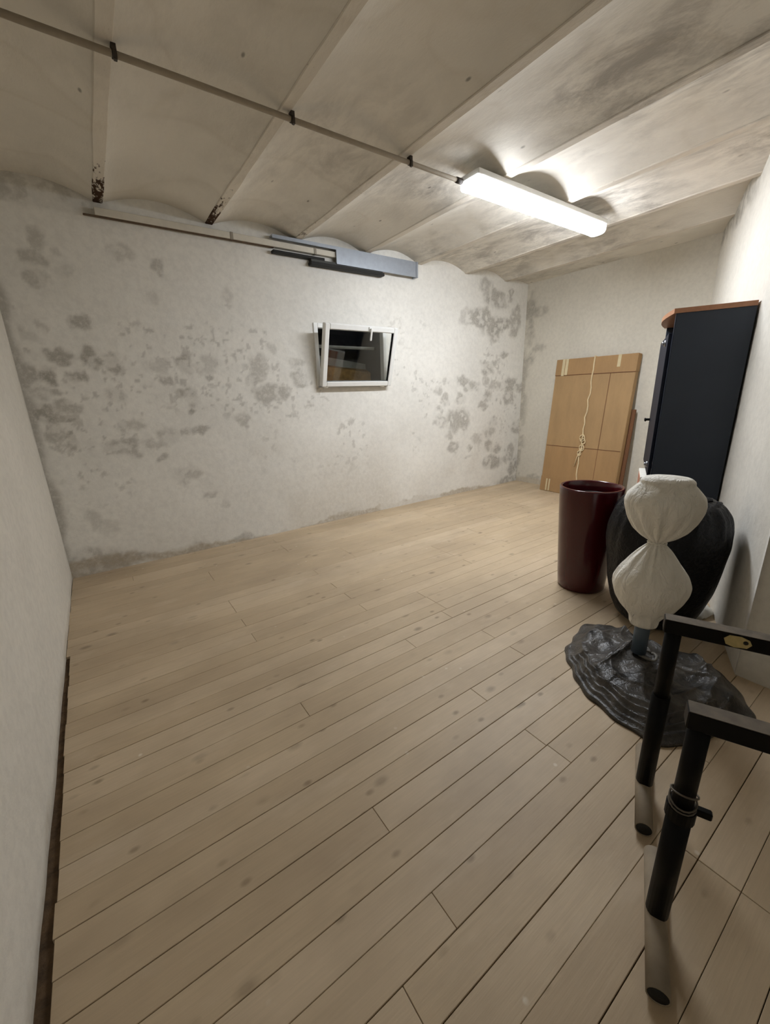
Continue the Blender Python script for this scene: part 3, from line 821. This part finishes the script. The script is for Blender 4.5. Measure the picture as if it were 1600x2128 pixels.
bm_box(hb, CL - 0.16, CL - 0.08, CD + 0.050, CD + 0.064, 1.068, 1.092, 0.004)
from_bm('handle', hb, BLACK_STEEL, door)
tb = bmesh.new()
outline = [(-0.004, 0.0), (CL + 0.004, 0.0), (CL + 0.004, CD + 0.014)]
for q in range(1, 16):
    t = q / 16
    outline.append((CL + 0.004 - (CL + 0.008) * t, CD + 0.014 + 0.042 * math.sin(math.pi * t)))
outline.append((-0.004, CD + 0.014))
lo = [tb.verts.new((x, y, CHT)) for x, y in outline]; hi = [tb.verts.new((x, y, CHT + 0.028)) for x, y in outline]
tb.faces.new(lo); tb.faces.new(hi)
for q in range(len(lo)): tb.faces.new((lo[q], lo[(q + 1) % len(lo)], hi[(q + 1) % len(lo)], hi[q]))
from_bm('top_board', tb, WOOD_TOP, cab)

# striped carton on the bottom shelf of the cabinet
bxp = cabp + WU * 0.36 + WN * 0.235
car = empty('striped_carton', (bxp.x, bxp.y, 0.081), WANG)
tag(car, 'white carton with orange stripes standing in the cabinet below its door', 'box')
box('carton_body', -0.20, 0.20, -0.20, 0.205, 0, 0.62, CRATE, car, 0.003)
box('side_print', -0.196, 0.06, 0.2045, 0.207, 0.01, 0.615, CRATE_SIDE, car)
for x in (-0.12, -0.05, 0.06):
    box('stripe', x, x + 0.022, 0.2065, 0.2085, 0.01, 0.616, CRATE_RED, car)

# ------------------------------------------------------------------ burgundy planter
pot = empty('planter', (2.61, 1.36, 0.0))
tag(pot, 'tall glossy burgundy planter standing on the boards', 'planter')
H = 0.722
lathe('pot_body', [(0, 0.0), (0.130, 0.0), (0.143, 0.004), (0.150, 0.016), (0.158, 0.10), (0.170, 0.28), (0.181, 0.46), (0.190, 0.62), (0.1935, H - 0.015), (0.194, H - 0.004), (0.191, H), (0.180, H), (0.176, H - 0.006), (0.172, H - 0.05), (0.168, H - 0.16)], POT, pot, 72)
ins = lathe('inner_liner', [(0.171, H - 0.075), (0.160, H - 0.07), (0.156, H - 0.16), (0.0, H - 0.17)], POT_IN, pot, 48)
box('liner_grip', -0.012, 0.012, -0.165, 0.165, H - 0.085, H - 0.060, POT_IN, pot, 0.004)

# ------------------------------------------------------------------ big black sack by the right wall
def blob(name, prof, n, m, mat, parent, wrinkle, sx=1.0, sy=1.0, seed=1, sm=2, shift=None):
    """closed soft body: prof = [(r,z)], pleated by noise"""
    pr = np.array(prof); tt = np.linspace(0, 1, len(pr))
    t = np.linspace(0, 1, m)
    # smooth (Catmull-like) resample
    R = np.interp(t, tt, pr[:, 0]); Z = np.interp(t, tt, pr[:, 1])
    for _ in range(sm):
        R[1:-1] = (R[:-2] + 2 * R[1:-1] + R[2:]) / 4; Z[1:-1] = (Z[:-2] + 2 * Z[1:-1] + Z[2:]) / 4
    a = np.linspace(0, 2 * np.pi, n, endpoint=False)
    ga, gt = np.meshgrid(a, t)
    rr_ = R[:, None] * np.ones_like(ga); zz = Z[:, None] * np.ones_like(ga)
    rr_ = rr_ * (1 + wrinkle(ga, gt, zz))
    X = rr_ * np.cos(ga) * sx; Y = rr_ * np.sin(ga) * sy
    if shift is not None: X, Y, zz = shift(X, Y, zz)
    co = np.stack([X, Y, zz], -1).reshape(-1, 3).tolist()
    fc = [(j * n + i, j * n + (i + 1) % n, (j + 1) * n + (i + 1) % n, (j + 1) * n + i) for j in range(m - 1) for i in range(n)]
    fc.append(tuple(range(n - 1, -1, -1))); fc.append(tuple((m - 1) * n + i for i in range(n)))
    me = bpy.data.meshes.new(name)
    me.from_pydata(co, [], fc)
    for p in me.polygons: p.use_smooth = True
    o = link(name, me, mat, parent)
    return o

SBX, SBY = 2.52, 0.865
sack = empty('rubbish_sack', (SBX, SBY, 0.0), math.radians(20))
tag(sack, 'bulging black plastic sack between the burgundy planter and right wall', 'sack')
def sack_wr(a, t, z):
    w = 0.030 * np.sin(11 * a + 2 * np.sin(5 * z)) * smoothstep(0.35, 0.95, t) + 0.016 * np.sin(23 * a + 3 * np.sin(4 * z)) * smoothstep(0.3, 0.8, t)
    w = w + (fbm(np.cos(a) * 2 + 5, np.sin(a) * 2 + z * 3, 3, 4) - 0.5) * 0.07
    w = w + (fbm(np.cos(a) * 7 + 5, np.sin(a) * 7 + z * 2, 9, 3) - 0.5) * 0.05
    return w
blob('sack_body', [(0.02, 0.0), (0.14, 0.0), (0.19, 0.04), (0.228, 0.13), (0.260, 0.25), (0.276, 0.38), (0.292, 0.50), (0.288, 0.60), (0.268, 0.68), (0.228, 0.74), (0.14, 0.768), (0.06, 0.775), (0.01, 0.78)], 110, 70, SACK, sack, sack_wr, 0.92, 1.0, 4)
kn = bmesh.new()
for (ax, zb, r, ph) in ((-0.10, 0.765, 0.010, 0.0), (-0.145, 0.75, 0.012, 0.6), (-0.185, 0.735, 0.010, 1.3)):
    p = []
    for q in range(15):
        u = q / 14
        p.append((-0.15 + 0.22 * u, ax + 0.025 * math.sin(u * 6 + ph) , zb + 0.018 * math.sin(u * 3.1) - 0.03 * abs(u - 0.5)))
    bm_tube(kn, p, r, 8)
from_bm('gathered_neck', kn, SACK, sack, True)

# ------------------------------------------------------------------ dusty black sheet piled round the pole
HX, HY = 1.95, 0.69
heap = empty('plastic_sheet', (HX, HY, 0.0))
tag(heap, 'crumpled dusty black plastic sheet piled around the blue-grey pole', 'plastic sheet')
def heap_mesh():
    n, m = 300, 150
    th = np.linspace(0, 2 * np.pi, n, endpoint=False)
    ctrl = [(-180, 0.37), (-163, 0.424), (-150, 0.455), (-135, 0.44), (-100, 0.405), (-78, 0.435), (-50, 0.39), (-25, 0.33), (0, 0.28), (20, 0.27), (36, 0.33), (50, 0.40), (63, 0.40), (80, 0.355), (99, 0.325), (130, 0.31), (155, 0.325), (169, 0.34), (180, 0.37)]
    ca = np.array([c[0] for c in ctrl]); cr = np.array([c[1] for c in ctrl])
    deg = np.degrees((th + np.pi) % (2 * np.pi) - np.pi)
    Rr = np.interp(deg, ca, cr)
    for _ in range(6): Rr = (np.roll(Rr, 1) + 2 * Rr + np.roll(Rr, -1)) / 4
    Rr = Rr * (1 + 0.025 * np.sin(7 * th) + 0.015 * np.sin(17 * th + 1))
    rho = np.linspace(0.03, 1, m)
    ga, gr = np.meshgrid(th, rho)
    RR = gr * Rr[None, :]
    X = RR * np.cos(ga); Y = RR * np.sin(ga)
    # low dome, rolled hem, soft folds
    Z = 0.038 + 0.05 * (1 - gr) ** 1.1
    Z = Z + 0.022 * np.exp(-((gr - 0.72) / 0.2) ** 2)
    hem = (0.022 * (1 - np.abs(np.sin(gr * 47 + 0.5 * np.sin(ga * 3) + 1.5 * fbm(X * 4 + 2, Y * 4, 83, 2)))) ** 1.3 - 0.006) * smoothstep(0.72, 0.80, gr) * smoothstep(0.25, 0.6, np.cos(ga - 3.4))
    fx, fy = X * 4.2 + 3, Y * 4.2 + 9
    w1 = fbm(fx, fy, 61, 3); w2 = fbm(fx * 0.8 + 2.2 * w1, fy * 1.3, 67, 2)
    ridge = 1 - np.abs(2 * w2 - 1)
    Z = Z + hem + (ridge ** 3 - 0.35) * 0.030 * smoothstep(1.0, 0.85, gr) * smoothstep(0.0, 0.2, gr) + (fbm(X * 14, Y * 14, 71, 2) - 0.5) * 0.014
    rc = np.random.RandomState(5)
    for q in range(26):
        r0 = rc.uniform(0.05, 0.33); t0 = rc.uniform(0, 2 * np.pi); th_ = t0 + np.pi / 2 * rc.choice([0, 1]) + rc.uniform(-0.5, 0.5)
        px_, py_ = r0 * np.cos(t0), r0 * np.sin(t0)
        du = (X - px_) * np.cos(th_) + (Y - py_) * np.sin(th_); dv = -(X - px_) * np.sin(th_) + (Y - py_) * np.cos(th_)
        dv = dv + rc.uniform(-1.5, 1.5) * du ** 2
        ln = rc.uniform(0.07, 0.16)
        Z = Z + rc.uniform(0.008, 0.022) * np.exp(-np.abs(dv) / rc.uniform(0.008, 0.018)) * np.exp(-(du / ln) ** 2) * smoothstep(1.0, 0.9, gr)
    Z = np.where(RR < 0.06, np.minimum(Z, 0.092), Z)
    Z = Z * (0.45 + 0.55 * smoothstep(0.98, 0.70, gr)) * smoothstep(1.03, 0.96, gr) + 0.004
    Z = np.maximum(Z, 0.003)
    co = np.stack([X, Y, Z], -1).reshape(-1, 3).tolist()
    fc = [(j * n + i, j * n + (i + 1) % n, (j + 1) * n + (i + 1) % n, (j + 1) * n + i) for j in range(m - 1) for i in range(n)]
    fc.append(tuple(range(n - 1, -1, -1)))
    b0 = len(co)
    for i in range(n): co.append((X[-1, i], Y[-1, i], 0.0))
    for i in range(n):
        fc.append(((m - 1) * n + i, (m - 1) * n + (i + 1) % n, b0 + (i + 1) % n, b0 + i))
    fc.append(tuple(b0 + i for i in range(n)))
    me = bpy.data.meshes.new('sheet_folds')
    me.from_pydata(co, [], fc)
    for p in me.polygons: p.use_smooth = True
    return me
link('sheet_folds', heap_mesh(), SHEET, heap)
kb = bmesh.new()
bm_tube(kb, [(0.02 + 0.035 * math.cos(q * 2 * math.pi / 16), -0.03 + 0.035 * math.sin(q * 2 * math.pi / 16), 0.100 + 0.006 * math.sin(q)) for q in range(17)], 0.007, 8)
from_bm('drawstring', kb, plain('grey drawstring', (120, 116, 108), 0.6), heap, True)

# ------------------------------------------------------------------ pole with white bag tied in the middle
stand = empty('covered_pole', (HX, HY + 0.005, 0.112))
tag(stand, 'blue-grey pole covered by an off-white bag cinched at its waist', 'pole')
tube('pole', [(0, 0, 0.0), (0, 0, 0.18)], 0.032, BLUE_GREY, stand, 20)
def bag_wr(a, t, z):
    waist = np.exp(-((z - 0.676 + 0.102) / 0.10) ** 2)
    p = 0.085 * np.sin(13 * a + 1.5 * np.sin(2 * a)) * waist + 0.03 * np.sin(23 * a) * waist
    p = p + (fbm(np.cos(a) * 3 + 8, np.sin(a) * 3 + z * 4, 13, 4) - 0.5) * 0.10 + 0.022 * np.sin(13 * a + 3 * np.sin(9 * z)) * np.exp(-((z - 0.676 + 0.112) / 0.22) ** 2)
    p = p + 0.04 * np.cos(a - 2.3) ** 15 * (z < 0.56)
    bot = np.exp(-((z - 0.20) / 0.07) ** 2)
    return p + 0.04 * np.sin(9 * a + 1) * bot
ZB = -0.112
bag_prof = [(0.012, 0.262), (0.045, 0.256), (0.058, 0.268), (0.061, 0.30), (0.080, 0.33), (0.112, 0.365), (0.137, 0.41), (0.150, 0.455), (0.151, 0.495), (0.134, 0.54), (0.100, 0.59), (0.062, 0.64),
            (0.033, 0.670), (0.032, 0.684), (0.062, 0.703), (0.098, 0.738), (0.126, 0.785), (0.146, 0.838), (0.150, 0.868), (0.142, 0.895), (0.112, 0.930), (0.099, 0.944), (0.098, 0.958), (0.082, 0.972), (0.04, 0.977), (0.005, 0.978)]
bag_prof = [(r, z + ZB) for r, z in bag_prof]
bag = blob('bag', bag_prof, 140, 130, BAG, stand, bag_wr, 0.75, 1.0, 3, 1)
bag.rotation_euler = (0, 0, math.radians(24))
tie = bmesh.new()
bm_tube(tie, [(0.026 * math.cos(q * 2 * math.pi / 20), 0.035 * math.sin(q * 2 * math.pi / 20), 0.676 + ZB + 0.003 * math.sin(3 * q)) for q in range(21)], 0.004, 8)
to = from_bm('tie', tie, BAG, stand, True)
to.rotation_euler = (0, 0, math.radians(24))

# ------------------------------------------------------------------ crumpled white plastic by the wall foot
scp = CA + WU * 0.57 + WN * 0.075
scrap = blob('plastic_scrap', [(0.01, 0.0), (0.05, 0.0), (0.062, 0.02), (0.05, 0.05), (0.02, 0.068), (0.005, 0.07)], 40, 24, CRATE, None,
             lambda a, t, z: (fbm(np.cos(a) * 4, np.sin(a) * 4 + z * 30, 17, 4) - 0.5) * 0.7, 1.5, 0.9, 2)
scrap.location = (scp.x, scp.y, 0.0)
tag(scrap, 'crumpled white plastic scrap on the floor at the right wall foot', 'scrap')

# ------------------------------------------------------------------ two black steel trestles
def trestle(fx, fy, label, sticker, collar):
    """origin on the floor under the near post; local x along the foot tubes, local -y along the top bar"""
    t = empty('trestle', (fx, fy, 0.0), WANG - 0.02)
    tag(t, label, 'trestle', 'black steel trestles by the right wall')
    L = 0.86
    for q, y in enumerate((0.0, -L)):
        ft = tube('foot', [(-0.172, y, 0.0255), (0.172, y, 0.0255)], 0.025, FOOT_GREY, t, 20, hollow=0.003)
        pl = tube('bore_shade', [(-0.1715, y, 0.0255), (-0.160, y, 0.0255)], 0.0215, RUBBER, ft, 16)  # black disc standing in for the shade inside the open tube end
        low = tube('lower_post', [(0, y, 0.046), (0, y, 0.40)], 0.0255, BLACK_STEEL, t, 20)
        up = tube('upper_post', [(0, y, 0.40), (0, y, 0.640)], 0.0215, BLACK_STEEL, t, 20)
        if collar:
            cbm = bmesh.new()
            bm_tube(cbm, [(0, y, 0.372), (0, y, 0.405)], 0.030, 20)
            bm_box(cbm, 0.012, 0.030, y - 0.062, y - 0.018, 0.376, 0.396, 0.003)
            cl = from_bm('collar', cbm, BLACK_STEEL, low)
            wb = bmesh.new()
            for zz, tl in ((0.425, 0.010), (0.445, -0.012), (0.412, 0.006)):
                bm_tube(wb, [(0.0265 * math.cos(i * math.pi / 8), y + 0.0265 * math.sin(i * math.pi / 8), zz + tl * math.cos(i * math.pi / 8)) for i in range(17)], 0.0022, 6)
            from_bm('wire_tie', wb, plain('tie wire', (96, 88, 76), 0.5), up, True)
    bar = box('top_bar', -0.022, 0.022, -L - 0.03, 0.028, 0.632, 0.676, BAR_DUST, t, 0.003)
    box('top_strip', -0.020, 0.020, -L - 0.028, 0.026, 0.6755, 0.6768, BAR_TOP, bar)  # paler strip along the upward face of the bar
    if sticker:
        sb = bmesh.new()
        pts = [(0.0, 0.6), (0.18, 0.95), (0.6, 1.0), (0.9, 0.8), (1.0, 0.45), (0.85, 0.1), (0.4, 0.0), (0.1, 0.15)]
        v0 = [sb.verts.new((-0.0235, -0.112 - 0.062 * a, 0.636 + 0.036 * b)) for a, b in pts]
        v1 = [sb.verts.new((-0.0215, -0.112 - 0.062 * a, 0.636 + 0.036 * b)) for a, b in pts]
        sb.faces.new(v0); sb.faces.new(v1)
        for i in range(len(pts)): sb.faces.new((v0[i], v0[(i + 1) % 8], v1[(i + 1) % 8], v1[i]))
        st = from_bm('sticker', sb, STICKER, bar)
        tube('sticker_hole', [(-0.0242, -0.160, 0.656), (-0.0232, -0.160, 0.656)], 0.006, RUBBER, st, 8)
    else:
        tube('bar_screw', [(0, -0.20, 0.674), (0, -0.20, 0.679)], 0.006, RUBBER, bar, 8)
    return t
trestle(1.318, 0.386, 'black steel trestle with a yellowed sticker on its bar, farther one', True, False)
trestle(0.957, 0.200, 'black steel trestle with a collar on its post, nearest the camera', False, True)
